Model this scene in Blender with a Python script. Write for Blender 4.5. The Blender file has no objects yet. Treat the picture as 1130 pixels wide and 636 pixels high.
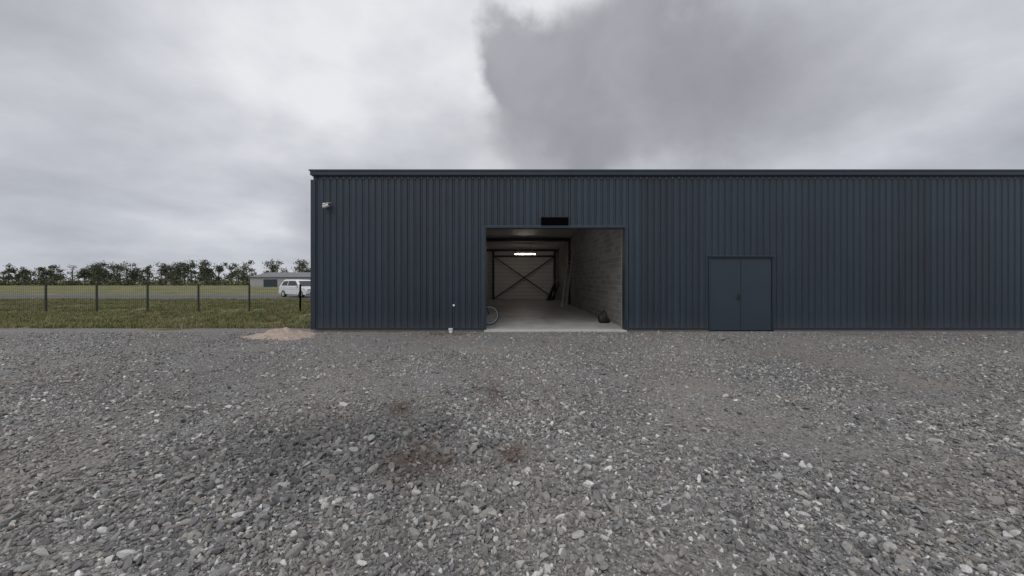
import bpy, bmesh, math, random
import numpy as np
from mathutils import Vector, Matrix, Euler
random.seed(7); rng=np.random.default_rng(11)
scene=bpy.context.scene
R=math.radians

# ---------------------------------------------------------------- node helpers
def new_mat(name):
    m=bpy.data.materials.new(name); m.use_nodes=True
    nt=m.node_tree; nt.nodes.clear()
    o=nt.nodes.new('ShaderNodeOutputMaterial'); b=nt.nodes.new('ShaderNodeBsdfPrincipled')
    nt.links.new(b.outputs[0],o.inputs[0])
    return m,nt,b
def L(nt,a,b): nt.links.new(a,b)
def ramp(nt,fac,stops,interp='LINEAR'):
    r=nt.nodes.new('ShaderNodeValToRGB'); cr=r.color_ramp; cr.interpolation=interp
    while len(cr.elements)<len(stops): cr.elements.new(0.5)
    for e,(p,c) in zip(cr.elements,stops):
        e.position=p; e.color=(c[0],c[1],c[2],1) if not isinstance(c,(int,float)) else (c,c,c,1)
    if fac is not None: L(nt,fac,r.inputs[0])
    return r.outputs[0]
def mixc(nt,f,a,b,mode='MIX'):
    m=nt.nodes.new('ShaderNodeMix'); m.data_type='RGBA'; m.blend_type=mode
    for s,v in ((m.inputs[0],f),(m.inputs[6],a),(m.inputs[7],b)):
        if hasattr(v,'node'): L(nt,v,s)
        elif isinstance(v,(int,float)):
            s.default_value=v if s==m.inputs[0] else (v,v,v,1)
        else: s.default_value=(v[0],v[1],v[2],1)
    return m.outputs[2]
def math_(nt,op,a,b=None,c=None,clamp=False):
    m=nt.nodes.new('ShaderNodeMath'); m.operation=op; m.use_clamp=clamp
    for i,v in enumerate((a,b,c)):
        if v is None: continue
        if hasattr(v,'node'): L(nt,v,m.inputs[i])
        else: m.inputs[i].default_value=v
    return m.outputs[0]
def vmath(nt,op,a,b=None,out=0,scale=None):
    m=nt.nodes.new('ShaderNodeVectorMath'); m.operation=op
    for i,v in enumerate((a,b)):
        if v is None: continue
        if hasattr(v,'node'): L(nt,v,m.inputs[i])
        else: m.inputs[i].default_value=v
    if scale is not None:
        if hasattr(scale,'node'): L(nt,scale,m.inputs['Scale'])
        else: m.inputs['Scale'].default_value=scale
    return m.outputs[out]
def noise(nt,vec,scale,detail=4,rough=0.55,out=0):
    n=nt.nodes.new('ShaderNodeTexNoise'); n.inputs['Scale'].default_value=scale
    n.inputs['Detail'].default_value=detail; n.inputs['Roughness'].default_value=rough
    if vec is not None: L(nt,vec,n.inputs['Vector'])
    return n.outputs[out]
def bump(nt,b,h,strength=0.3,dist=0.01):
    n=nt.nodes.new('ShaderNodeBump'); n.inputs['Strength'].default_value=strength
    n.inputs['Distance'].default_value=dist; L(nt,h,n.inputs['Height']); L(nt,n.outputs[0],b.inputs['Normal'])
def pos(nt): return nt.nodes.new('ShaderNodeNewGeometry').outputs['Position']
def simple(name,col,rough=0.5,metal=0.0,var=0.15,scale=3.0,bmp=0.0):
    m,nt,b=new_mat(name); p=pos(nt)
    n=noise(nt,p,scale,5)
    c=mixc(nt,n,tuple(x*(1-var) for x in col),tuple(min(1,x*(1+var)) for x in col))
    L(nt,c,b.inputs['Base Color']); b.inputs['Roughness'].default_value=rough; b.inputs['Metallic'].default_value=metal
    if bmp: bump(nt,b,noise(nt,p,scale*20,3),bmp,0.005)
    return m

# ---------------------------------------------------------------- mesh helpers
class MB:
    def __init__(s,M=None): s.bm=bmesh.new(); s.M=M or Matrix.Identity(4)
    def v(s,p): return s.bm.verts.new(s.M@Vector(p))
    def box(s,x0,x1,y0,y1,z0,z1):
        vs=[s.v((x,y,z)) for z in (z0,z1) for y in (y0,y1) for x in (x0,x1)]
        for f in ((0,2,3,1),(4,5,7,6),(0,1,5,4),(2,6,7,3),(0,4,6,2),(1,3,7,5)):
            s.bm.faces.new([vs[i] for i in f])
        return s
    def tube(s,pts,r,n=8,closed=False,cap=True):
        pts=[Vector(p) for p in pts]; rings=[]; k=len(pts)
        rr=r if isinstance(r,(list,tuple)) else [r]*k
        for i,p in enumerate(pts):
            if closed: t=pts[(i+1)%k]-pts[i-1]
            else: t=pts[min(i+1,k-1)]-pts[max(i-1,0)]
            t.normalize()
            a=t.cross(Vector((0,0,1)))
            if a.length<0.1: a=t.cross(Vector((0,1,0)))
            a.normalize(); b=t.cross(a)
            rings.append([s.v(p+(a*math.cos(q)+b*math.sin(q))*rr[i]) for q in [2*math.pi*j/n for j in range(n)]])
        m=k if closed else k-1
        for i in range(m):
            A=rings[i];B=rings[(i+1)%k]
            for j in range(n): s.bm.faces.new((A[j],A[(j+1)%n],B[(j+1)%n],B[j]))
        if cap and not closed:
            s.bm.faces.new(rings[0][::-1]); s.bm.faces.new(rings[-1])
        return s
    def ring(s,c,rad,r,axis='y',n=28,m=6):
        c=Vector(c); rings=[]
        for i in range(n):
            a=2*math.pi*i/n
            o=Vector((math.cos(a),0,math.sin(a))) if axis=='y' else Vector((0,math.cos(a),math.sin(a)))
            u=Vector((0,1,0)) if axis=='y' else Vector((1,0,0))
            rings.append([s.v(c+o*rad+(o*math.cos(q)+u*math.sin(q))*r) for q in [2*math.pi*j/m for j in range(m)]])
        for i in range(n):
            A=rings[i];B=rings[(i+1)%n]
            for j in range(m): s.bm.faces.new((A[j],A[(j+1)%m],B[(j+1)%m],B[j]))
        return s
    def obj(s,name,mat,parent=None,smooth=False,bevel=0):
        bmesh.ops.recalc_face_normals(s.bm,faces=s.bm.faces)
        me=bpy.data.meshes.new(name); s.bm.to_mesh(me); s.bm.free()
        o=bpy.data.objects.new(name,me); scene.collection.objects.link(o)
        if mat: me.materials.append(mat)
        if smooth:
            for p in me.polygons: p.use_smooth=True
        if bevel:
            b=o.modifiers.new('bevel','BEVEL'); b.width=bevel; b.segments=2; b.limit_method='ANGLE'
        if parent is not None:
            o.parent=parent; o.matrix_parent_inverse=Matrix.Translation(parent.location).inverted()
        return o
def empty(name,loc):
    e=bpy.data.objects.new(name,None); e.location=loc; e.empty_display_size=0.3
    scene.collection.objects.link(e); return e

def scatter(name,P,S,Rt,idx,coll,mat=None):
    me=bpy.data.meshes.new(name); n=len(P)
    me.vertices.add(n); me.vertices.foreach_set('co',np.asarray(P,dtype=np.float32).ravel())
    for nm,arr,ty in (('scl',S,'FLOAT_VECTOR'),('rot',Rt,'FLOAT_VECTOR')):
        a=me.attributes.new(nm,ty,'POINT'); a.data.foreach_set('vector',np.asarray(arr,dtype=np.float32).ravel())
    a=me.attributes.new('idx','INT','POINT'); a.data.foreach_set('value',np.asarray(idx,dtype=np.int32))
    me.update()
    o=bpy.data.objects.new(name,me); scene.collection.objects.link(o)
    ng=bpy.data.node_groups.new(name+'_gn','GeometryNodeTree')
    ng.interface.new_socket('Geometry',in_out='INPUT',socket_type='NodeSocketGeometry')
    ng.interface.new_socket('Geometry',in_out='OUTPUT',socket_type='NodeSocketGeometry')
    gi=ng.nodes.new('NodeGroupInput'); go=ng.nodes.new('NodeGroupOutput')
    iop=ng.nodes.new('GeometryNodeInstanceOnPoints'); ci=ng.nodes.new('GeometryNodeCollectionInfo')
    ci.inputs['Collection'].default_value=coll; ci.inputs['Separate Children'].default_value=True; ci.inputs['Reset Children'].default_value=True
    def na(nm,ty):
        x=ng.nodes.new('GeometryNodeInputNamedAttribute'); x.data_type=ty; x.inputs['Name'].default_value=nm
        return x.outputs[0]
    e=ng.nodes.new('FunctionNodeEulerToRotation')
    lk=ng.links.new
    lk(gi.outputs[0],iop.inputs['Points']); lk(ci.outputs[0],iop.inputs['Instance'])
    iop.inputs['Pick Instance'].default_value=True
    lk(na('idx','INT'),iop.inputs['Instance Index']); lk(na('rot','FLOAT_VECTOR'),e.inputs[0]); lk(e.outputs[0],iop.inputs['Rotation'])
    lk(na('scl','FLOAT_VECTOR'),iop.inputs['Scale']); lk(iop.outputs[0],go.inputs[0])
    md=o.modifiers.new('scatter','NODES'); md.node_group=ng
    return o

# ---------------------------------------------------------------- constants
Y0=11.8; ZT=4.97; XL=-6.2; XR=24.0; YB=30.9
OX0,OX1,OZ=-0.84,3.455,3.2
DX0,DX1,DZ=6.12,8.02,2.28

# ---------------------------------------------------------------- materials
def cladding(name,base=(0.024,0.036,0.051)):
    m,nt,b=new_mat(name); p=pos(nt)
    sx=nt.nodes.new('ShaderNodeSeparateXYZ'); L(nt,p,sx.inputs[0])
    fl=math_(nt,'FLOOR',math_(nt,'ADD',sx.outputs[0],0.03))
    wn=nt.nodes.new('ShaderNodeTexWhiteNoise'); wn.noise_dimensions='1D'; L(nt,fl,wn.inputs['W'])
    fr=nt.nodes.new('ShaderNodeTexWhiteNoise'); fr.noise_dimensions='1D'; L(nt,math_(nt,'FLOOR',math_(nt,'DIVIDE',math_(nt,'ADD',sx.outputs[0],0.03),0.2)),fr.inputs['W'])
    st=vmath(nt,'MULTIPLY',p,(6.0,6.0,0.35)); streak=noise(nt,st,1.5,5,0.6)
    big=noise(nt,p,0.35,3)
    v=math_(nt,'ADD',math_(nt,'MULTIPLY',wn.outputs[0],0.26),math_(nt,'MULTIPLY',streak,0.5))
    v=math_(nt,'ADD',v,math_(nt,'MULTIPLY',fr.outputs[0],0.16))
    v=math_(nt,'ADD',v,math_(nt,'MULTIPLY',big,0.6)); v=math_(nt,'ADD',v,0.24)
    c=vmath(nt,'SCALE',base,None,scale=v)
    dz=math_(nt,'MULTIPLY',math_(nt,'SUBTRACT',0.6,sx.outputs[2]),1.6,clamp=True)
    dz=math_(nt,'MULTIPLY',math_(nt,'MULTIPLY',dz,dz),noise(nt,p,5,5),clamp=True)
    c=mixc(nt,math_(nt,'MULTIPLY',dz,0.6),c,(0.16,0.15,0.14))
    L(nt,c,b.inputs['Base Color']); b.inputs['Metallic'].default_value=0.1
    rg=math_(nt,'ADD',math_(nt,'MULTIPLY',streak,0.3),0.28); L(nt,rg,b.inputs['Roughness'])
    bump(nt,b,noise(nt,vmath(nt,'MULTIPLY',p,(2.5,2.5,0.8)),1.6,2),0.5,0.018)
    return m
m_clad=cladding('dark_blue_cladding')
m_trim=simple('dark_trim_paint',(0.021,0.031,0.044),0.4,0.1,0.2,2.0)
m_trimlight=simple('flashing_edge',(0.06,0.09,0.12),0.35,0.2,0.2,2.0)
m_door=simple('door_paint',(0.025,0.040,0.054),0.42,0.1,0.15,1.2)
m_black=simple('matt_black',(0.003,0.003,0.003),1.0,0,0.3,8); m_black.node_tree.nodes['Principled BSDF'].inputs['Specular IOR Level'].default_value=0.0
m_steel=simple('dark_steel',(0.024,0.024,0.026),0.5,0.3,0.3,4)
m_galv=simple('aluminium',(0.6,0.61,0.62),0.4,0.6,0.15,6)
m_white=simple('white_plastic',(0.75,0.75,0.73),0.4,0,0.06,5)
m_rubber=simple('rubber',(0.015,0.015,0.015),0.8,0,0.3,20)
m_glass=simple('dark_glass',(0.03,0.04,0.05),0.08,0,0.2,2)
m_ceil=simple('ceiling_panel',(0.62,0.62,0.64),0.5,0,0.08,1)
m_post=simple('fence_paint',(0.03,0.04,0.035),0.45,0.1,0.2,4)

def m_blocks():
    m,nt,b=new_mat('concrete_blocks'); p=pos(nt)
    sx=nt.nodes.new('ShaderNodeSeparateXYZ'); L(nt,p,sx.inputs[0])
    cx=nt.nodes.new('ShaderNodeCombineXYZ'); L(nt,sx.outputs[1],cx.inputs[0]); L(nt,sx.outputs[2],cx.inputs[1])
    br=nt.nodes.new('ShaderNodeTexBrick'); L(nt,cx.outputs[0],br.inputs['Vector'])
    br.inputs['Scale'].default_value=1; br.inputs['Brick Width'].default_value=0.5; br.inputs['Row Height'].default_value=0.2
    br.inputs['Mortar Size'].default_value=0.016; br.inputs['Mortar Smooth'].default_value=0.3
    br.inputs['Color1'].default_value=(0.36,0.35,0.33,1); br.inputs['Color2'].default_value=(0.19,0.183,0.172,1); br.inputs['Mortar'].default_value=(0.45,0.44,0.42,1)
    c=mixc(nt,noise(nt,p,0.8,5),mixc(nt,1.0,br.outputs[0],(0.6,0.58,0.55),'MULTIPLY'),br.outputs[0])
    c=mixc(nt,0.25,c,mixc(nt,noise(nt,p,30,4),(0.12,0.12,0.12),(0.45,0.44,0.42)))
    L(nt,c,b.inputs['Base Color']); b.inputs['Roughness'].default_value=0.95
    bump(nt,b,math_(nt,'ADD',math_(nt,'MULTIPLY',br.outputs[1],-1.0),math_(nt,'MULTIPLY',noise(nt,p,40,4),0.5)),0.6,0.01)
    return m
def m_panels():
    m,nt,b=new_mat('back_wall_panels'); p=pos(nt)
    w=nt.nodes.new('ShaderNodeTexWave'); w.bands_direction='Z'; w.inputs['Scale'].default_value=1.0
    L(nt,p,w.inputs['Vector'])
    c=ramp(nt,w.outputs[1],[(0,(0.52,0.52,0.50)),(0.12,(0.68,0.68,0.66)),(1,(0.74,0.74,0.72))])
    c=mixc(nt,math_(nt,'MULTIPLY',noise(nt,p,1.2,5),0.4),c,(0.5,0.5,0.48))
    L(nt,c,b.inputs['Base Color']); b.inputs['Roughness'].default_value=0.6
    return m
def m_floor():
    m,nt,b=new_mat('concrete_floor'); p=pos(nt)
    c=ramp(nt,noise(nt,p,0.9,7,0.62),[(0.3,(0.30,0.30,0.295)),(0.52,(0.42,0.417,0.41)),(0.7,(0.53,0.525,0.515))])
    c=mixc(nt,math_(nt,'MULTIPLY',noise(nt,p,14,6,0.7),0.3),c,(0.22,0.215,0.21))
    # tyre-dirt streaks running in from the doorway
    st=noise(nt,vmath(nt,'MULTIPLY',p,(2.2,0.25,1)),1.2,4,0.6)
    c=mixc(nt,ramp(nt,st,[(0.52,0.0),(0.7,0.35)]),c,(0.17,0.165,0.155))
    L(nt,c,b.inputs['Base Color']); L(nt,ramp(nt,noise(nt,p,2,4),[(0.3,0.35),(0.7,0.65)]),b.inputs['Roughness'])
    bump(nt,b,noise(nt,p,25,5),0.15,0.004)
    return m
m_blk=m_blocks(); m_pan=m_panels(); m_flr=m_floor()

def region_nodes(nt,p):
    wp=vmath(nt,'ADD',p,vmath(nt,'SCALE',vmath(nt,'SUBTRACT',noise(nt,p,2.2,6,0.65,out=1),(0.5,0.5,0.5)),None,scale=1.2))
    flat=vmath(nt,'MULTIPLY',wp,(1,1,0))
    def blob(x,y,r,sx=1,sy=1):
        d=vmath(nt,'LENGTH',vmath(nt,'MULTIPLY',vmath(nt,'SUBTRACT',flat,(x,y,0)),(1/sx,1/sy,0)),out=1)
        mr=nt.nodes.new('ShaderNodeMapRange'); mr.interpolation_type='SMOOTHSTEP'
        L(nt,d,mr.inputs[0]); mr.inputs[1].default_value=r; mr.inputs[2].default_value=r*0.2; mr.inputs[3].default_value=0; mr.inputs[4].default_value=1
        return mr.outputs[0]
    d=blob(-0.86,3.35,0.40,1,1.5)
    for a in ((0.05,3.5,0.32),(-1.4,4.7,0.3),(-0.3,5.4,0.25,1,3)): d=math_(nt,'MAXIMUM',d,blob(*a))
    k=blob(-1.5,3.7,1.5,1.2,1)
    return d,k
def m_ground():
    m,nt,b=new_mat('gravel_ground'); p=pos(nt)
    d,k=region_nodes(nt,p)
    jp=vmath(nt,'ADD',p,vmath(nt,'SCALE',noise(nt,p,18,3,out=1),None,scale=0.03))
    vo=nt.nodes.new('ShaderNodeTexVoronoi'); vo.inputs['Scale'].default_value=38; L(nt,jp,vo.inputs['Vector'])
    vo2=nt.nodes.new('ShaderNodeTexVoronoi'); vo2.inputs['Scale'].default_value=90; L(nt,jp,vo2.inputs['Vector'])
    s1=nt.nodes.new('ShaderNodeSeparateColor'); L(nt,vo.outputs['Color'],s1.inputs[0])
    s2=nt.nodes.new('ShaderNodeSeparateColor'); L(nt,vo2.outputs['Color'],s2.inputs[0])
    st=[(0.0,(0.125,0.12,0.115)),(0.4,(0.225,0.22,0.212)),(0.75,(0.325,0.317,0.303)),(0.93,(0.45,0.44,0.425)),(1.0,(0.68,0.67,0.65))]
    c1=ramp(nt,s1.outputs[0],st); c2=ramp(nt,s2.outputs[1],st)
    sel=ramp(nt,noise(nt,p,1.3,4),[(0.42,0.15),(0.6,0.85)])
    c=mixc(nt,sel,c1,c2)
    g=ramp(nt,vo.outputs['Distance'],[(0.35,1.0),(0.75,0.4)]); c=mixc(nt,0.7,c,mixc(nt,1.0,c,g,'MULTIPLY'))
    c=mixc(nt,ramp(nt,noise(nt,p,0.55,6,0.6),[(0.40,0.0),(0.66,0.65)]),c,(0.255,0.232,0.205))
    c=mixc(nt,math_(nt,'MULTIPLY',k,0.45),c,(0.10,0.098,0.096))
    c=mixc(nt,math_(nt,'MULTIPLY',d,0.8),c,(0.10,0.070,0.054))
    big=ramp(nt,noise(nt,p,0.22,4),[(0.35,0.85),(0.65,1.1)]); c=mixc(nt,1.0,c,big,'MULTIPLY')
    L(nt,c,b.inputs['Base Color']); b.inputs['Roughness'].default_value=0.95; b.inputs['Specular IOR Level'].default_value=0.2
    h=math_(nt,'ADD',math_(nt,'MULTIPLY',vo.outputs['Distance'],-1.0),math_(nt,'MULTIPLY',vo2.outputs['Distance'],-0.5))
    bump(nt,b,h,0.9,0.018)
    return m
def m_stone():
    m,nt,b=new_mat('gravel_stone'); p=pos(nt)
    oi=nt.nodes.new('ShaderNodeObjectInfo')
    c=ramp(nt,oi.outputs['Random'],[(0.0,(0.115,0.115,0.118)),(0.3,(0.19,0.188,0.187)),(0.6,(0.265,0.26,0.252)),(0.75,(0.28,0.254,0.222)),(0.86,(0.37,0.36,0.345)),(0.95,(0.52,0.51,0.49)),(1.0,(0.70,0.69,0.66))])
    c=mixc(nt,0.6,c,mixc(nt,1.0,c,ramp(nt,noise(nt,p,70,4,0.7),[(0.3,0.55),(0.7,1.45)]),'MULTIPLY'))
    d,k=region_nodes(nt,p)
    c=mixc(nt,ramp(nt,noise(nt,p,0.55,6,0.6),[(0.40,0.0),(0.66,0.45)]),c,(0.285,0.262,0.235))
    c=mixc(nt,math_(nt,'MULTIPLY',k,0.45),c,(0.08,0.08,0.082))
    c=mixc(nt,math_(nt,'MULTIPLY',d,0.5),c,(0.12,0.085,0.066))
    c=mixc(nt,1.0,c,ramp(nt,noise(nt,p,0.4,4),[(0.35,0.87),(0.65,1.1)]),'MULTIPLY')
    L(nt,c,b.inputs['Base Color']); b.inputs['Roughness'].default_value=0.9; b.inputs['Specular IOR Level'].default_value=0.2
    bump(nt,b,noise(nt,p,140,3),0.4,0.003)
    return m
m_gr=m_ground(); m_st=m_stone()

def m_grassground():
    m,nt,b=new_mat('grass_field'); p=pos(nt)
    c=ramp(nt,noise(nt,p,0.35,7,0.65),[(0.3,(0.07,0.085,0.028)),(0.47,(0.13,0.135,0.045)),(0.6,(0.22,0.19,0.09)),(0.8,(0.28,0.24,0.14))])
    c=mixc(nt,0.5,c,mixc(nt,1.0,c,ramp(nt,noise(nt,p,9,5,0.7),[(0.3,0.4),(0.7,1.5)]),'MULTIPLY'))
    L(nt,c,b.inputs['Base Color']); b.inputs['Roughness'].default_value=1
    bump(nt,b,noise(nt,p,14,5,0.7),0.9,0.05)
    return m
m_gg=m_grassground()
def m_leaf(name,a,bb,c3,s=0.9):
    m,nt,b=new_mat(name); oi=nt.nodes.new('ShaderNodeObjectInfo'); p=pos(nt)
    f=math_(nt,'ADD',math_(nt,'MULTIPLY',oi.outputs['Random'],0.4),math_(nt,'MULTIPLY',noise(nt,p,s,4),0.8))
    L(nt,ramp(nt,f,[(0.25,a),(0.55,bb),(0.85,c3)]),b.inputs['Base Color']); b.inputs['Roughness'].default_value=0.8
    return m
m_blade=m_leaf('grass_blade',(0.07,0.10,0.028),(0.15,0.16,0.055),(0.32,0.27,0.15),0.5)
m_tree=m_leaf('tree_foliage',(0.04,0.05,0.028),(0.075,0.08,0.042),(0.13,0.115,0.07))
m_bark=simple('bark',(0.09,0.075,0.06),0.9,0,0.3,3)

# ---------------------------------------------------------------- ground
bm=bmesh.new()
vs=[bm.verts.new(v) for v in ((-900,-60,0),(900,-60,0),(900,1500,0),(-900,1500,0))]; bm.faces.new(vs)
me=bpy.data.meshes.new('ground'); bm.to_mesh(me); bm.free(); me.materials.append(m_gr)
ground=bpy.data.objects.new('ground',me); scene.collection.objects.link(ground)
bm=bmesh.new(); near=[]; xs=[-900]+list(np.arange(-60,XL-0.25,0.35))
xs.append(XL-0.28)
for x in xs:
    y=12.9+0.5*math.sin(x*0.7)+0.3*math.sin(x*1.9+1)+0.12*math.sin(x*5.3)
    if x<-14: y-= (abs(x)-14)*0.12
    near.append((x,max(y,6)))
A=[bm.verts.new((x,y,0.006)) for x,y in near]; B=[bm.verts.new((x,1400,0.006)) for x,y in near]
for i in range(len(A)-1): bm.faces.new((A[i],A[i+1],B[i+1],B[i]))
me=bpy.data.meshes.new('grass_field'); bm.to_mesh(me); bm.free(); me.materials.append(m_gg)
gf=bpy.data.objects.new('grass_field',me); scene.collection.objects.link(gf)
def road():
    m,nt,b=new_mat('asphalt'); p=pos(nt)
    L(nt,ramp(nt,noise(nt,p,2,7,0.7),[(0.3,(0.07,0.07,0.072)),(0.7,(0.13,0.128,0.125))]),b.inputs['Base Color']); b.inputs['Roughness'].default_value=0.9
    q=MB(); q.box(-200,-6.6,31.5,40.5,-0.02,0.014); return q.obj('parking_area',m)
road()

# ---------------------------------------------------------------- stones
def make_rock(i):
    bm=bmesh.new(); bmesh.ops.create_icosphere(bm,subdivisions=2,radius=0.5)
    r=random.Random(i)
    planes=[]
    for _ in range(8):
        n=Vector((r.gauss(0,1),r.gauss(0,1),r.gauss(0,1))).normalized(); planes.append((n,r.uniform(0.20,0.38)))
    for v in bm.verts:
        for n,d in planes:
            e=v.co.dot(n)-d
            if e>0: v.co-=n*e
        v.co*=1+r.uniform(-0.03,0.03)
    sc=Vector((r.uniform(1.0,1.7),r.uniform(0.75,1.1),r.uniform(0.55,0.9)))
    for v in bm.verts: v.co=Vector((v.co.x*sc.x,v.co.y*sc.y,v.co.z*sc.z))
    me=bpy.data.meshes.new('stone_%d'%i); bm.to_mesh(me); bm.free(); me.materials.append(m_st)
    return bpy.data.objects.new('stone_%d'%i,me)
cst=bpy.data.collections.new('stones')
for i in range(14): cst.objects.link(make_rock(i))

def vnoise(x,y,s,seed=0):
    g=np.random.default_rng(seed).random((64,64)); X=(x*s)%64; Y=(y*s)%64
    xi=X.astype(int); yi=Y.astype(int); fx=X-xi; fy=Y-yi; fx=fx*fx*(3-2*fx); fy=fy*fy*(3-2*fy)
    a=g[xi%64,yi%64];b=g[(xi+1)%64,yi%64];c=g[xi%64,(yi+1)%64];d=g[(xi+1)%64,(yi+1)%64]
    return (a*(1-fx)+b*fx)*(1-fy)+(c*(1-fx)+d*fx)*fy
def band(y0,y1,dens,smin,smean):
    w=1.42*y1+1.5; n=int(2*w*(y1-y0)*dens)
    x=rng.uniform(-w,w,n); y=rng.uniform(y0,y1,n)
    keep=np.abs(x)<1.42*y+1.5
    nn=0.55*vnoise(x+100,y+100,0.8,1)+0.45*vnoise(x+50,y+70,2.7,2)
    coarse=np.exp(-(((x+1.5)/1.5)**2+((y-3.7)/1.2)**2))
    keep&=rng.random(n)<np.clip((nn-0.2)*2.4+coarse,0.22,1)
    for bx,by,br in ((-0.86,3.35,0.33),(0.05,3.5,0.2),(-1.4,4.7,0.25)):
        dd=np.hypot(x-bx,(y-by)/1.4)/br
        keep&=(rng.random(n)<np.clip((dd-0.35),0.3,1))
    x=x[keep];y=y[keep];n=len(x); nn=nn[keep]; coarse=coarse[keep]
    s=np.clip(smin+rng.gamma(1.5,(smean-smin)/1.5,n),smin,0.075)
    s*=(0.78+0.4*nn)*(1+0.5*coarse)
    z=s*rng.uniform(0.0,0.30,n)
    P=np.stack([x,y,z],1); S=np.stack([s,s,s],1)
    Rt=np.stack([rng.normal(0,0.6,n),rng.normal(0,0.6,n),rng.uniform(0,6.28,n)],1)
    return P,S,Rt
parts=[band(0.7,3.0,3400,0.007,0.0205),band(3.0,5.5,2100,0.010,0.0235),band(5.5,8.5,950,0.014,0.026),band(8.5,11.6,420,0.016,0.028)]
P=np.concatenate([a[0] for a in parts]);S=np.concatenate([a[1] for a in parts]);Rt=np.concatenate([a[2] for a in parts])
scatter('gravel',P,S,Rt,rng.integers(0,14,len(P)),cst)
print('stones',len(P))

ml=simple('dead_leaf',(0.15,0.085,0.05),0.8,0,0.5,9)
q=MB()
for c in ((-0.86,3.4,0.4,60),(0.05,3.5,0.35,60),(-0.2,4.7,0.7,50),(-1.9,11.2,0.8,220),(0,6,4,140),(-1.0,5,1.2,60)):
    for _ in range(c[3]):
        x=random.gauss(c[0],c[2]*0.6);y=random.gauss(c[1],c[2]*0.5 if c[3]<200 else 0.16)
        if y>11.55: continue
        a=random.uniform(0,6.3);l=random.uniform(0.008,0.022)*(1.8 if c[3]>200 else 1);w=l*random.uniform(0.3,0.7);z=random.uniform(0.012,0.03)
        u=Vector((math.cos(a),math.sin(a),random.uniform(-.3,.3)))*l; v=Vector((-math.sin(a),math.cos(a),random.uniform(-.4,.4)))*w
        o=Vector((x,y,z)); q.bm.faces.new([q.bm.verts.new(t) for t in (o-u,o-v,o+u+Vector((0,0,.004)),o+v)])
q.obj('leaf_litter',ml)

# sand mound
bm=bmesh.new(); bmesh.ops.create_grid(bm,x_segments=70,y_segments=50,size=1)
for v in bm.verts:
    x,y=v.co.x,v.co.y; r=math.hypot(x,y)*(1+0.12*math.sin(3*math.atan2(y,x)+1)+0.06*math.sin(7*math.atan2(y,x)))
    h=max(0,(1-r*r))**1.5*0.19*(1+0.35*math.sin(5*x+2)*math.cos(4*y)+0.2*math.sin(13*x)*math.sin(11*y+1))+random.uniform(-.012,.012)
    v.co=Vector((-6.5+x*1.05,10.75+y*0.7,h-0.015))
me=bpy.data.meshes.new('sand_mound'); bm.to_mesh(me); bm.free()
msd,nt,b=new_mat('sand'); p=pos(nt)
L(nt,ramp(nt,noise(nt,p,14,7,0.75),[(0.3,(0.27,0.20,0.16)),(0.55,(0.46,0.37,0.31)),(0.75,(0.62,0.54,0.47))]),b.inputs['Base Color']); b.inputs['Roughness'].default_value=1
bump(nt,b,noise(nt,p,30,5,0.7),0.9,0.03)
me.materials.append(msd); scene.collection.objects.link(bpy.data.objects.new('sand_mound',me))

# ---------------------------------------------------------------- warehouse
wh=empty('warehouse',((XL+XR)/2,Y0,0))
PER=0.2
def corr(mb,x0,x1,z0,z1,y=Y0,axis='x'):
    pts=[]; k=math.floor(x0/PER)-1
    prof=((0.0,0.0),(0.115,0.0),(0.135,0.026),(0.178,0.026),(0.198,0.0))
    while k*PER<x1+PER:
        for dx,dd in prof: pts.append((k*PER+dx,dd))
        k+=1
    def at(x):
        for a,b in zip(pts,pts[1:]):
            if a[0]<=x<=b[0]:
                t=(x-a[0])/max(1e-9,b[0]-a[0]); return a[1]+(b[1]-a[1])*t
        return 0
    P=[(x0,at(x0))]+[p for p in pts if x0+1e-4<p[0]<x1-1e-4]+[(x1,at(x1))]
    if axis=='x': f=lambda x,d,z:(x,y+d,z)
    else: f=lambda x,d,z:(y+d,x,z)
    A=[mb.v(f(x,d,z0)) for x,d in P]; B=[mb.v(f(x,d,z1)) for x,d in P]
    for i in range(len(P)-1): mb.bm.faces.new((A[i],A[i+1],B[i+1],B[i]))
q=MB()
ztop=ZT-0.15
corr(q,XL+0.02,OX0-0.03,0.10,ztop)
corr(q,OX0-0.03,OX1+0.03,OZ+0.03,ztop)
corr(q,OX1+0.03,DX0-0.04,0.10,ztop)
corr(q,DX0-0.04,DX1+0.04,DZ+0.04,ztop)
corr(q,DX1+0.04,XR,0.10,ztop)
q.obj('front_cladding',m_clad,wh)
q=MB(); corr(q,Y0+0.05,YB,0.10,ztop,y=XL,axis='y'); q.obj('side_cladding',m_clad,wh)
q=MB(); corr(q,Y0+0.05,YB,0.10,ztop,y=XR,axis='y'); q.obj('far_side_cladding',m_clad,wh)
q=MB()
q.box(XL+0.06,OX0-0.02,Y0+0.05,Y0+0.2,0,ztop); q.box(OX1+0.02,DX0-0.03,Y0+0.05,Y0+0.2,0,ztop)
q.box(OX0-0.02,OX1+0.02,Y0+0.05,Y0+0.2,OZ+0.02,ztop); q.box(DX0-0.03,DX1+0.03,Y0+0.05,Y0+0.2,DZ+0.03,ztop)
q.box(DX1+0.03,XR-0.05,Y0+0.05,Y0+0.2,0,ztop)
q.obj('front_wall_core',m_steel,wh)
q=MB()
x=-6.0+0.002
while x<XR-0.3:
    if not(OX0-0.1<x<OX1+0.1) and not(DX0-0.1<x<DX1+0.1): q.box(x+0.096,x+0.100,Y0-0.0035,Y0+0.001,0.12,ztop-0.08)
    x+=1.0
q.obj('panel_laps',m_trimlight,wh)
q=MB(); k=math.ceil((XL+0.15)/PER)
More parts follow.
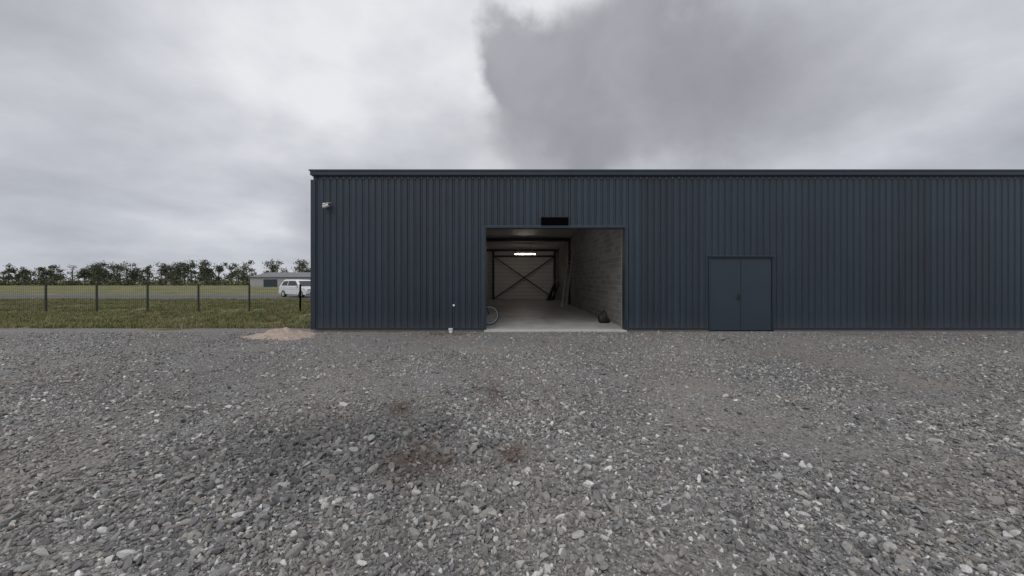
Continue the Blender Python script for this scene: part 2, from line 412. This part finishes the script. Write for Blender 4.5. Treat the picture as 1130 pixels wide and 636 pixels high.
while k*PER<XR-0.3:
    x=k*PER+0.058
    for z in (0.22,1.55,3.1,4.55):
        if (OX0-0.12<x<OX1+0.12 and z<OZ+0.1) or (DX0-0.1<x<DX1+0.1 and z<DZ+0.1): continue
        q.box(x-0.008,x+0.008,Y0-0.007,Y0+0.002,z-0.008,z+0.008)
    k+=1
q.obj('screws',m_trimlight,wh)
q=MB()
q.box(XL-0.04,XR+0.1,Y0-0.10,Y0+0.25,ZT-0.145,ZT-0.02); q.obj('fascia',m_trim,wh,bevel=0.006)
q=MB(); q.box(XL-0.07,XR+0.1,Y0-0.13,Y0+0.3,ZT-0.018,ZT+0.022); q.obj('roof_edge_cap',m_trimlight,wh,bevel=0.004)
q=MB(); q.box(XL-0.0,XR+0.1,Y0-0.05,Y0-0.004,ZT-0.172,ZT-0.148); q.obj('drip_edge',m_trim,wh)
q=MB(); k=math.ceil((XL+0.05)/PER)
while k*PER<XR-0.2:
    q.box(k*PER+0.128,k*PER+0.184,Y0-0.003,Y0+0.03,ZT-0.235,ZT-0.175); k+=1
q.obj('profile_closures',simple('closure_foam',(0.13,0.145,0.16),0.6,0,0.3,3),wh)
q=MB(); q.box(XL-0.06,XL+0.09,Y0-0.03,Y0+0.12,0.06,ZT-0.27); q.obj('corner_trim',m_trim,wh,bevel=0.005)
q=MB(); q.box(XL-0.05,XL+0.0,Y0+0.12,YB,ztop-0.1,ZT-0.03); q.obj('side_fascia',m_trim,wh)
mpl=simple('plinth_concrete',(0.13,0.125,0.12),0.9,0,0.3,4)
for a,b_ in ((XL+0.09,OX0-0.09),(OX1+0.09,DX0-0.07),(DX1+0.07,XR)):
    q=MB(); q.box(a,b_,Y0-0.022,Y0+0.045,0.055,0.115); q.obj('base_flashing',m_trim,wh)
    q=MB(); q.box(a+0.0,b_,Y0-0.01,Y0+0.05,-0.1,0.053); q.obj('plinth',mpl,wh)
q=MB()
q.box(OX0-0.085,OX0,Y0-0.04,Y0+0.24,0.02,OZ+0.07); q.box(OX1,OX1+0.085,Y0-0.04,Y0+0.24,0.02,OZ+0.07)
q.box(OX0,OX1,Y0-0.038,Y0+0.24,OZ,OZ+0.068); q.obj('opening_frame',m_trim,wh,bevel=0.004)
q=MB(); q.box(OX0-0.01,OX1+0.01,Y0-0.05,Y0-0.041,OZ+0.05,OZ+0.075)
q.box(OX1+0.076,OX1+0.092,Y0-0.05,Y0-0.041,0.03,OZ+0.07); q.box(OX0-0.092,OX0-0.076,Y0-0.05,Y0-0.041,0.03,OZ+0.07)
q.obj('frame_edge',m_trimlight,wh)
q=MB(); q.box(OX0-0.05,OX1+0.05,Y0-0.12,Y0+0.3,-0.1,0.05); q.obj('door_sill',simple('sill_concrete',(0.46,0.45,0.43),0.85,0,0.25,5,0.3),wh,bevel=0.008)
q=MB(); q.box(DX0,DX0+0.94,Y0+0.0,Y0+0.05,0.03,DZ-0.01); q.box(DX0+0.95,DX1,Y0+0.0,Y0+0.05,0.03,DZ-0.01)
q.obj('door_leaves',m_door,wh,bevel=0.004)
q=MB(); q.box(DX0-0.06,DX0-0.004,Y0-0.03,Y0+0.08,0.02,DZ+0.05); q.box(DX1+0.004,DX1+0.06,Y0-0.03,Y0+0.08,0.02,DZ+0.05)
q.box(DX0-0.004,DX1+0.004,Y0-0.028,Y0+0.08,DZ,DZ+0.048); q.obj('door_frame',m_trim,wh)
q=MB(); q.box(DX0-0.08,DX1+0.08,Y0-0.09,Y0-0.031,DZ+0.045,DZ+0.06); q.obj('door_drip',m_trimlight,wh)
q=MB(); q.box(DX0+0.86,DX0+0.90,Y0-0.012,Y0-0.001,0.95,1.17); q.box(DX0+0.77,DX0+0.89,Y0-0.055,Y0-0.04,1.05,1.07); q.box(DX0+0.87,DX0+0.89,Y0-0.055,Y0-0.01,1.05,1.07)
q.obj('door_handle',m_steel,wh)
q=MB()
def slab(mb,x0,x1,ya,za,yb,zb,t):
    vs=[mb.v(c) for c in ((x0,ya,za),(x1,ya,za),(x1,yb,zb),(x0,yb,zb),(x0,ya,za+t),(x1,ya,za+t),(x1,yb,zb+t),(x0,yb,zb+t))]
    for f in ((0,3,2,1),(4,5,6,7),(0,1,5,4),(2,3,7,6),(1,2,6,5),(0,4,7,3)): mb.bm.faces.new([vs[i] for i in f])
slab(q,XL,XR,Y0+0.3,4.72,YB+0.3,4.12,0.1); q.obj('roof_deck',m_trim,wh)
q=MB(); slab(q,-2.4,3.85,Y0+0.25,4.62,YB,4.02,0.08); q.obj('ceiling',m_ceil,wh)
FX0,FX1=-2.3,3.62
q=MB(); q.box(FX0-0.1,FX1+0.2,Y0+0.3,YB,-0.1,0.045); q.obj('concrete_floor',m_flr,wh)
q=MB(); q.box(FX1,FX1+0.2,Y0+0.25,YB,0,4.66); q.obj('block_wall',m_blk,wh)
q=MB(); q.box(FX0-0.12,FX0,Y0+0.21,YB,0,4.66); q.obj('partition_wall',m_pan,wh)
q=MB(); q.box(XL+0.1,XR-0.1,YB,YB+0.15,0,4.2); q.obj('back_wall',m_pan,wh)
q=MB()
def zc(y): return 4.62-(y-(Y0+0.25))/(YB-Y0-0.25)*0.6
for y in (17.5,24.0):
    z=zc(y); q.box(FX0,FX1,y-0.08,y+0.08,z-0.22,z-0.01)
q.box(FX0,FX1,30.45,30.6,zc(30.5)-0.14,zc(30.5)-0.01)
for y in (17.5,24.0):
    q.box(FX0+0.002,FX0+0.16,y-0.08,y+0.08,0.04,zc(y)-0.2)
    if y>20: q.box(FX1-0.13,FX1-0.002,y-0.07,y+0.07,0.04,zc(y)-0.2)
q.box(-1.65,-1.48,30.35,30.55,0.04,zc(30.5)-0.15); q.box(3.25,3.42,30.35,30.55,0.04,zc(30.5)-0.15)
q.box(-1.48,3.25,30.38,30.52,3.42,3.56)
q.obj('steel_frame',m_steel,wh)
q=MB()
q.tube([(-1.5,30.38,0.1),(3.3,30.38,3.45)],0.05,6); q.tube([(3.3,30.27,0.1),(-1.5,30.27,3.45)],0.05,6)
q.obj('cross_brace',m_steel,wh)
q=MB(); 
for x in (OX0-0.06,OX1+0.04): q.box(x-0.03,x+0.03,Y0+0.26,Y0+0.33,0.05,OZ+0.3)
q.obj('door_tracks',m_galv,wh)

# lamps hung below the ceiling: rear one visible, front one an added fill
def lamp(x,y,z,l,strength,col):
    e=empty('fluorescent_lamp',(x,y,z))
    q=MB(); q.box(x-l/2,x+l/2,y-0.06,y+0.06,z+0.03,z+0.10); q.tube([(x-l/3,y,z+0.1),(x-l/3,y,zc(y)-0.02)],0.012,6); q.tube([(x+l/3,y,z+0.1),(x+l/3,y,zc(y)-0.02)],0.012,6)
    q.obj('housing',m_white,e)
    m,nt,b=new_mat('lamp_tube'); b.inputs['Base Color'].default_value=(0.9,0.9,0.88,1); b.inputs['Emission Color'].default_value=(*col,1); b.inputs['Emission Strength'].default_value=strength
    q=MB(); q.tube([(x-l/2+0.03,y,z-0.005),(x+l/2-0.03,y,z-0.005)],0.035,10); q.obj('tube',m,e,True)
lamp(0.85,26.5,3.40,1.45,21,(1.0,0.86,0.74))
lamp(0.85,15.2,4.25,1.45,26,(1.0,0.97,0.95))  # added lamp, hidden above the line of sight, to brighten the interior

# ---------------------------------------------------------------- sign panel above opening
e=empty('sign_panel',(1.29,Y0,3.37))
q=MB(); q.box(0.87,1.71,Y0-0.085,Y0-0.052,3.285,3.53); q.obj('panel',m_black,e)
q=MB(); q.box(0.90,0.94,Y0-0.051,Y0-0.002,3.32,3.5); q.box(1.64,1.68,Y0-0.051,Y0-0.002,3.32,3.5); q.obj('brackets',m_steel,e)

# ---------------------------------------------------------------- security camera
e=empty('security_camera',(-5.76,Y0,3.9))
q=MB(); q.box(-5.89,-5.77,Y0-0.03,Y0-0.001,3.86,3.98); q.obj('mount_plate',m_white,e,bevel=0.01)
q=MB(); q.tube([(-5.83,Y0-0.03,3.92),(-5.80,Y0-0.1,3.93),(-5.76,Y0-0.13,3.89)],0.02,10); q.obj('arm',m_white,e,True)
M=Matrix.Translation((-5.72,Y0-0.15,3.865))@Euler((R(-12),0,R(65))).to_matrix().to_4x4()
q=MB(M); q.tube([(0,0.12,0),(0,0.11,0),(0,-0.12,0),(0,-0.13,0)],[0.03,0.05,0.05,0.044],16); q.obj('body',m_white,e,True)
q=MB(M); q.tube([(0,-0.128,0),(0,-0.138,0)],0.036,16); q.obj('lens',m_glass,e)
q=MB(M); q.box(-0.055,0.055,-0.16,0.09,0.05,0.058); q.obj('hood',m_white,e)

# ---------------------------------------------------------------- outlet pipe
e=empty('wall_outlet_pipe',(-1.83,Y0-0.1,0))
q=MB(); q.tube([(-1.83,Y0-0.025,0.1),(-1.83,Y0-0.025,0.78)],0.007,6); q.obj('conduit',m_trimlight,e)
q=MB(); q.box(-1.86,-1.80,Y0-0.04,Y0-0.001,0.78,0.84); q.obj('outlet_box',m_white,e,bevel=0.008)
q=MB(); q.tube([(-1.86,Y0-0.42,-0.05),(-1.86,Y0-0.42,0.11)],0.055,16); q.tube([(-1.86,Y0-0.42,0.112),(-1.86,Y0-0.42,0.15)],0.068,16); q.obj('ground_pipe',m_white,e)

# ---------------------------------------------------------------- bicycle
def bicycle():
    M=Matrix.Translation((-0.80,13.15,0.05))@Euler((R(-6),0,R(14))).to_matrix().to_4x4()
    e=empty('bicycle',(-1.3,13.1,0.05))
    W=0.33; x2=-1.03
    q=MB(M)
    for x in (0,x2): q.ring((x,0,W),W-0.02,0.022,'y',36,8)
    q.obj('tyres',m_rubber,e,True)
    q=MB(M)
    for x in (0,x2):
        q.ring((x,0,W),W-0.045,0.010,'y',36,6)
        q.tube([(x,-0.04,W),(x,0.04,W)],0.022,10)
        for i in range(16):
            a=i*math.pi/8; q.tube([(x,0.02*(-1)**i,W),(x+math.cos(a)*(W-0.05),0,W+math.sin(a)*(W-0.05))],0.0022,4)
    q.obj('rims',m_galv,e)
    q=MB(M); bb=(-0.60,0,0.29); seat=(-0.74,0,0.80); hd=(-0.17,0,0.84); hb=(-0.13,0,0.70)
    for a,b_ in ((bb,seat),(bb,hb),(seat,hd),(hd,hb)): q.tube([a,b_],0.018,8)
    for s in (-0.05,0.05):
        q.tube([bb,(x2,s,W)],0.010,6); q.tube([seat,(x2,s,W)],0.009,6); q.tube([hb,(-0.11,s,0.62),(0,s,W)],0.012,6)
    q.tube([hd,(-0.20,0,0.98)],0.014,8); q.tube([seat,(-0.77,0,0.92)],0.013,8)
    q.obj('frame',simple('bike_paint',(0.02,0.025,0.04),0.3,0.2,0.1,3),e,True)
    q=MB(M); q.tube([(-0.28,-0.30,1.02),(-0.20,-0.22,1.0),(-0.19,0,0.98),(-0.20,0.22,1.0),(-0.28,0.30,1.02)],0.014,8)
    q.tube([(-0.92,0,0.93),(-0.80,0,0.94),(-0.64,0,0.935)],[0.07,0.045,0.018],8)
    q.tube([(-0.60,-0.06,0.29),(-0.60,-0.08,0.12),(-0.60,-0.16,0.12)],0.011,6); q.tube([(-0.60,0.06,0.29),(-0.60,0.08,0.46),(-0.60,0.16,0.46)],0.011,6)
    q.obj('saddle_and_bars',m_rubber,e,True)
    q=MB(M); q.ring(bb[:1]+(-0.05,)+bb[2:],0.09,0.008,'y',24,6); q.obj('chainring',m_steel,e)
bicycle()

# ---------------------------------------------------------------- ladder
e=empty('ladder',(3.2,22.2,0))
for n_,(ya,xb) in enumerate(((22.0,2.80),(22.10,2.86))):
    q=MB(); B0=Vector((xb,ya,0.05)); T0=Vector((xb+0.38,ya+0.3,2.75+0.2*n_)); wv=Vector((0.30,0.34,0))
    for o in (Vector((0,0,0)),wv): q.tube([B0+o,T0+o],0.035,6)
    for i in range(1,10):
        c=B0.lerp(T0,i/10); q.tube([c,c+wv],0.02,6)
    q.obj('section',m_galv,e)
e=empty('leaning_boards',(3.0,28.5,0))
for i in range(5):
    x=2.55+i*0.13; q=MB(); q.tube([(x,28.5+0.1*i,0.05),(x+0.45,28.7+0.1*i,1.1+0.35*(i%3))],0.06,4); q.obj('board',m_steel,e)
def bag():
    e=empty('black_bag',(3.3,13.75,0.05)); bm=bmesh.new(); bmesh.ops.create_icosphere(bm,subdivisions=4,radius=1)
    for v in bm.verts:
        c=v.co; z=max(c.z,-0.75)+0.75; t=z/1.75
        k=(1-0.55*t**1.3)*(1+0.07*math.sin(9*c.x+3*z)+0.06*math.sin(11*c.y+5*z))
        v.co=Vector((3.3+c.x*0.25*k-0.05*t,13.75+c.y*0.2*k,0.047+z*0.235+0.05*t*math.sin(4*c.x)))
    me=bpy.data.meshes.new('sack'); bm.to_mesh(me); bm.free(); me.materials.append(simple('black_fabric',(0.008,0.008,0.009),0.6,0,0.4,9,0.5))
    for p_ in me.polygons: p_.use_smooth=True
    o=bpy.data.objects.new('sack',me); scene.collection.objects.link(o); o.parent=e; o.matrix_parent_inverse=Matrix.Translation(e.location).inverted()
    q=MB(); q.tube([(3.17,13.72,0.38),(3.2,13.7,0.47),(3.28,13.7,0.50),(3.35,13.7,0.46),(3.37,13.72,0.38)],0.012,6); q.obj('strap',m_rubber,e,True)
bag()

# ---------------------------------------------------------------- fence
e=empty('mesh_fence',(-10.4,18.7,0))
q=MB(); w=MB()
def fence_run(p0,p1,n):
    p0=Vector(p0);p1=Vector(p1)
    for i in range(n+1):
        c=p0.lerp(p1,i/n); q.box(c.x-0.03,c.x+0.03,c.y-0.03,c.y+0.03,-0.1,1.38)
    d=(p1-p0); Ln=d.length
    for k in range(8): w.tube([p0+Vector((0,0,0.08+k*0.175)),p1+Vector((0,0,0.08+k*0.175))],0.003,4)
    m=int(Ln/0.10)
    for k in range(m):
        c=p0.lerp(p1,k/m); w.box(c.x-0.0022,c.x+0.0022,c.y-0.0022,c.y+0.0022,0.06,1.32)
fence_run((-10.45,18.7,0),(-40.45,18.7,0),12)
fence_run((-10.45,18.7,0),(-10.45,31.2,0),5)
q.obj('posts',m_post,e); w.obj('mesh_wire',m_post,e)

# ---------------------------------------------------------------- parked car
def car(loc,rot,mat_body,name='parked_car'):
    M=Matrix.Translation(loc)@Euler((0,0,rot)).to_matrix().to_4x4(); e=empty(name,loc)
    prof=[(-2.0,0.28),(-2.05,0.55),(-2.0,0.95),(-1.85,1.02),(-1.55,1.55),(-1.3,1.62),(0.3,1.60),(0.55,1.52),(1.15,1.0),(1.85,0.86),(2.05,0.68),(2.08,0.35),(1.95,0.24)]
    q=MB(M)
    def yy(z,s):
        h=0.86 if z<1.0 else 0.86-(z-1.0)*0.33
        return s*h
    A=[q.v((x,yy(z,-1),z)) for x,z in prof]; B=[q.v((x,yy(z,1),z)) for x,z in prof]
    q.bm.faces.new(A); q.bm.faces.new(B[::-1]); n=len(prof)
    for i in range(n): q.bm.faces.new((A[(i+1)%n],A[i],B[i],B[(i+1)%n]))
    q.obj('body',mat_body,e,bevel=0.05)
    q=MB(M)
    for s in (-1,1):
        for pts in (((-1.6,1.06),(-1.42,1.46),(-0.75,1.49),(-0.72,1.06)),((-0.65,1.06),(-0.67,1.49),(0.28,1.49),(0.45,1.38),(0.9,1.06))):
            q.bm.faces.new([q.v((x,yy(z,s)+s*0.012,z)) for x,z in pts])
    for (xa,za),(xb,zb) in (((0.60,1.47),(1.12,1.04)),):
        q.bm.faces.new([q.v((xa+.03,-0.62,za+.02)),q.v((xb+.03,-0.74,zb+.02)),q.v((xb+.03,0.74,zb+.02)),q.v((xa+.03,0.62,za+.02))])
    q.bm.faces.new([q.v((-1.60,-0.62,1.48)),q.v((-1.87,-0.72,1.08)),q.v((-1.87,0.72,1.08)),q.v((-1.60,0.62,1.48))])
    q.obj('windows',m_glass,e)
    for nm,r1,y1,mt in (('tyres',0.31,0.0,m_rubber),('hubcaps',0.19,0.012,m_galv)):
        q=MB(M)
        for x in (-1.3,1.3):
            for s in (-1,1): q.tube([(x,s*(0.68),0.31),(x,s*(0.875+y1),0.31)],r1,20)
        q.obj(nm,mt,e)
    q=MB(M)
    for s in (-1,1): q.box(1.93,2.075,s*0.6-0.14,s*0.6+0.14,0.66,0.76); q.box(0.75,0.9,s*0.93-0.07,s*0.93+0.07,1.0,1.12)
    q.obj('headlights_and_mirrors',m_galv,e)
    q=MB(M); q.box(2.0,2.10,-0.5,0.5,0.36,0.5); q.box(-2.07,-2.0,-0.3,0.3,0.5,0.62); q.obj('grille',m_rubber,e)
car((-19.6,35.2,0.014),R(-28),simple('white_car_paint',(0.75,0.76,0.77),0.25,0,0.03,1))

# ---------------------------------------------------------------- distant shed
def shed(name,x0,x1,y0,y1,h,col):
    e=empty(name,((x0+x1)/2,y0,0)); mt=simple(name+'_wall',col,0.6,0,0.1,0.5)
    q=MB(); q.box(x0,x1,y0,y1,0,h); q.obj('walls',mt,e)
    q=MB(); yc=(y0+y1)/2; mr=simple(name+'_roof',(0.11,0.115,0.13),0.5,0.1,0.2,0.3)
    vs=[q.v(c) for c in ((x0-.4,y0-.4,h+.02),(x1+.4,y0-.4,h+.02),(x1+.4,yc,h+1.2),(x0-.4,yc,h+1.2),(x0-.4,y1+.4,h+.02),(x1+.4,y1+.4,h+.02))]
    q.bm.faces.new((vs[0],vs[1],vs[2],vs[3])); q.bm.faces.new((vs[3],vs[2],vs[5],vs[4])); q.bm.faces.new((vs[0],vs[3],vs[4])); q.bm.faces.new((vs[1],vs[5],vs[2]))
    q.obj('roof',mr,e)
    q=MB()
    k=x0+3
    while k<x1-4: q.box(k,k+3,y0-0.08,y0-0.01,0.1,h-0.5); k+=8
    q.obj('gates',m_door,e)
shed('distant_shed',-58,-40,84,98,2.2,(0.33,0.33,0.33))

# ---------------------------------------------------------------- distant trees
def trees():
    e=empty('distant_trees',(-80,130,0)); lf=bmesh.new(); tk=MB(); r=random.Random(5)
    def leaf(o,l):
        u=Vector((r.gauss(0,1),r.gauss(0,1),r.gauss(0,1))).normalized()*l; v=u.orthogonal().normalized()*l*0.7
        lf.faces.new([lf.verts.new(t) for t in (o-u,o-v,o+u,o+v)])
    x=-235.0
    while x<-30:
        y=r.uniform(112,145); H=r.uniform(4.6,7.2)*(1.25 if r.random()<0.12 else 1); W=r.uniform(0.26,0.42)
        if -85<x<-50: H*=1.15
        dens=1.0 if r.random()<0.75 else 0.25
        top=Vector((x+r.uniform(-.4,.4),y,H*0.85)); tk.tube([(x,y,0),(x,y,H*0.4),top],[0.22,0.15,0.04],5)
        for _ in range(r.randint(9,14)):
            a=r.uniform(0,6.28); rad=r.uniform(0.1,1.0)*H*W; z=r.uniform(0.22,0.93)*H
            c=Vector((x+math.cos(a)*rad*(1.25-z/H*0.7),y+math.sin(a)*rad,z)); s=r.uniform(0.09,0.16)*H
            tk.tube([(x,y,z*0.6),c],[0.08,0.03],4)
            for _ in range(int(75*dens)): leaf(c+Vector((r.gauss(0,s*0.6),r.gauss(0,s*0.6),r.gauss(0,s*0.42))),r.uniform(0.1,0.26))
        x+=r.uniform(0.8,3.2)
    x=-240.0
    while x<-28:
        h=r.uniform(1.4,3.0); y=r.uniform(108,112)
        for _ in range(70): leaf(Vector((x+r.gauss(0,0.7),y+r.gauss(0,0.6),abs(r.gauss(0,1))*h*0.45)),r.uniform(0.12,0.28))
        x+=r.uniform(0.6,1.3)
    me=bpy.data.meshes.new('foliage'); lf.to_mesh(me); lf.free(); me.materials.append(m_tree)
    o=bpy.data.objects.new('foliage',me); scene.collection.objects.link(o); o.parent=e; o.matrix_parent_inverse=Matrix.Translation(e.location).inverted()
    tk.obj('trunks',m_bark,e)
trees()

# ---------------------------------------------------------------- grass tufts
cg=bpy.data.collections.new('tufts')
for i in range(5):
    bm=bmesh.new(); r=random.Random(50+i)
    for _ in range(26):
        a=r.uniform(0,6.28); x,y=r.gauss(0,0.06),r.gauss(0,0.06); h=r.uniform(0.04,0.12); w=0.006
        ln=Vector((math.cos(a),math.sin(a),0))*h*r.uniform(0.1,0.7); s=Vector((-math.sin(a),math.cos(a),0))*w; b0=Vector((x,y,0)); m1=b0+ln*0.4+Vector((0,0,h*0.6)); t=b0+ln+Vector((0,0,h))
        v=[bm.verts.new(k) for k in (b0-s,b0+s,m1+s*0.7,m1-s*0.7,t)]; bm.faces.new(v[:4]); bm.faces.new((v[3],v[2],v[4]))
    me=bpy.data.meshes.new('tuft%d'%i); bm.to_mesh(me); bm.free(); me.materials.append(m_blade); cg.objects.link(bpy.data.objects.new('tuft%d'%i,me))
n=34000; y=12.6+rng.random(n)**1.5*22; x=-rng.uniform(6.45,46,n)
nn=0.6*vnoise(x+100,y+20,0.35,8)+0.4*vnoise(x+100,y+20,1.3,9)
keep=~((y>31.3)&(y<40.7))&(rng.random(n)<np.clip((nn-0.28)*3,0.12,1)); x=x[keep];y=y[keep]
wx=np.concatenate([rng.uniform(-6.1,-0.9,110),rng.uniform(3.6,6,30)]); wy=11.72-np.abs(rng.normal(0,0.06,140)); 
sx=rng.normal(-2.0,0.5,25); sy=rng.normal(11.2,0.15,25)
x=np.concatenate([x,wx,sx]); y=np.concatenate([y,wy,sy]); n=len(x)
s=np.where(np.arange(n)<n-165,rng.uniform(0.5,1.5,n),rng.uniform(0.2,0.5,n))
scatter('grass',np.stack([x,y,np.zeros(n)],1),np.stack([s,s,s],1),np.stack([np.zeros(n),np.zeros(n),rng.uniform(0,6.28,n)],1),rng.integers(0,5,n),cg)

# ---------------------------------------------------------------- world
SE,SA=R(48),R(200)
w=bpy.data.worlds.new('World'); scene.world=w; w.use_nodes=True; nt=w.node_tree; nt.nodes.clear()
out=nt.nodes.new('ShaderNodeOutputWorld'); bg=nt.nodes.new('ShaderNodeBackground'); L(nt,bg.outputs[0],out.inputs[0])
sky=nt.nodes.new('ShaderNodeTexSky'); sky.sky_type='NISHITA'; sky.sun_disc=False; sky.sun_elevation=SE; sky.sun_rotation=SA
skc=vmath(nt,'SCALE',sky.outputs[0],None,scale=0.09)
d=vmath(nt,'NORMALIZE',nt.nodes.new('ShaderNodeTexCoord').outputs['Generated'])
sz=nt.nodes.new('ShaderNodeSeparateXYZ'); L(nt,d,sz.inputs[0])
zz=math_(nt,'ADD',math_(nt,'MAXIMUM',sz.outputs[2],0.0),0.30)
pl=vmath(nt,'DIVIDE',d,None)
cz=nt.nodes.new('ShaderNodeCombineXYZ')
for i in range(3): L(nt,zz,cz.inputs[i])
L(nt,cz.outputs[0],pl.node.inputs[1])
n1=noise(nt,vmath(nt,'ADD',pl,(0.6,0,0)),1.3,8,0.52)
n2=noise(nt,vmath(nt,'ADD',pl,(7,3,1)),0.5,3,0.5)
f=math_(nt,'ADD',math_(nt,'MULTIPLY',n1,0.65),math_(nt,'MULTIPLY',n2,0.35))
base=ramp(nt,f,[(0.37,(0.42,0.43,0.47)),(0.46,(0.54,0.55,0.595)),(0.54,(0.66,0.67,0.715)),(0.63,(0.84,0.85,0.88))])
wv=vmath(nt,'SCALE',vmath(nt,'SUBTRACT',noise(nt,d,4.6,10,0.55,out=1),(0.5,0.5,0.5)),None,scale=0.24)
dw=vmath(nt,'ADD',d,wv)
def cblob(u,v,r,soft=0.6,k=1.0):
    c=Vector(((u-565)/420,1,(309-v)/420)).normalized()
    dist=vmath(nt,'LENGTH',vmath(nt,'SUBTRACT',dw,tuple(c)),out=1)
    mr=nt.nodes.new('ShaderNodeMapRange'); mr.interpolation_type='SMOOTHSTEP'; L(nt,dist,mr.inputs[0])
    mr.inputs[1].default_value=r; mr.inputs[2].default_value=r*(1-soft); mr.inputs[3].default_value=0; mr.inputs[4].default_value=k
    return mr.outputs[0]
inv=None
# (direction, angular radius, softness, density); merged smoothly as one cloud mass
for a in ((690,90,0.22,0.5),(605,85,0.155,0.5),(560,60,0.10,0.5),(770,110,0.20,0.7),(655,150,0.20,0.7),(570,120,0.14,0.8,0.8),(880,120,0.24,0.9,0.6),(590,175,0.18,1.0,0.6),(510,165,0.16,1.0,0.35),(350,250,0.14,1.0,0.5)):
    o_=math_(nt,'SUBTRACT',1.0,cblob(*a)); inv=o_ if inv is None else math_(nt,'MULTIPLY',inv,o_)
mk=math_(nt,'SUBTRACT',1.0,inv)
dk=ramp(nt,noise(nt,dw,2.6,6,0.5),[(0.30,(0.265,0.265,0.29)),(0.5,(0.325,0.325,0.355)),(0.70,(0.42,0.42,0.455))])
col=mixc(nt,math_(nt,'MULTIPLY',mk,0.92),base,dk)
lo=nt.nodes.new('ShaderNodeMapRange'); L(nt,sz.outputs[2],lo.inputs[0]); lo.inputs[1].default_value=0.0; lo.inputs[2].default_value=0.28; lo.inputs[3].default_value=0.6; lo.inputs[4].default_value=0
col=mixc(nt,math_(nt,'MULTIPLY',lo.outputs[0],noise(nt,d,5,5)),col,(0.36,0.41,0.49))
zn=nt.nodes.new('ShaderNodeMapRange'); L(nt,sz.outputs[2],zn.inputs[0]); zn.inputs[1].default_value=0.62; zn.inputs[2].default_value=1.0; zn.inputs[3].default_value=1.0; zn.inputs[4].default_value=1.8
col=vmath(nt,'SCALE',col,None,scale=zn.outputs[0])
fin=mixc(nt,0.95,skc,col)
L(nt,fin,bg.inputs[0]); bg.inputs[1].default_value=1.0

ld=bpy.data.lights.new('sun','SUN'); ld.energy=0.9; ld.angle=R(25); ld.color=(1,0.97,0.92)
sun=bpy.data.objects.new('sun',ld); scene.collection.objects.link(sun)
sd=Vector((math.sin(SA)*math.cos(SE),math.cos(SA)*math.cos(SE),math.sin(SE)))
sun.rotation_euler=sd.to_track_quat('Z','Y').to_euler()

# ---------------------------------------------------------------- camera
cd=bpy.data.cameras.new('camera'); cd.sensor_width=36; cd.lens=36*420/1130; cd.clip_end=5000; cd.clip_start=0.05
cd.shift_y=-9/1130; cd.shift_x=-1/1130
cam=bpy.data.objects.new('camera',cd); scene.collection.objects.link(cam); cam.location=(0,0,1.6); cam.rotation_euler=(R(90),0,0)
scene.camera=cam
scene.view_settings.view_transform='Standard'; scene.view_settings.look='None'; scene.view_settings.exposure=0
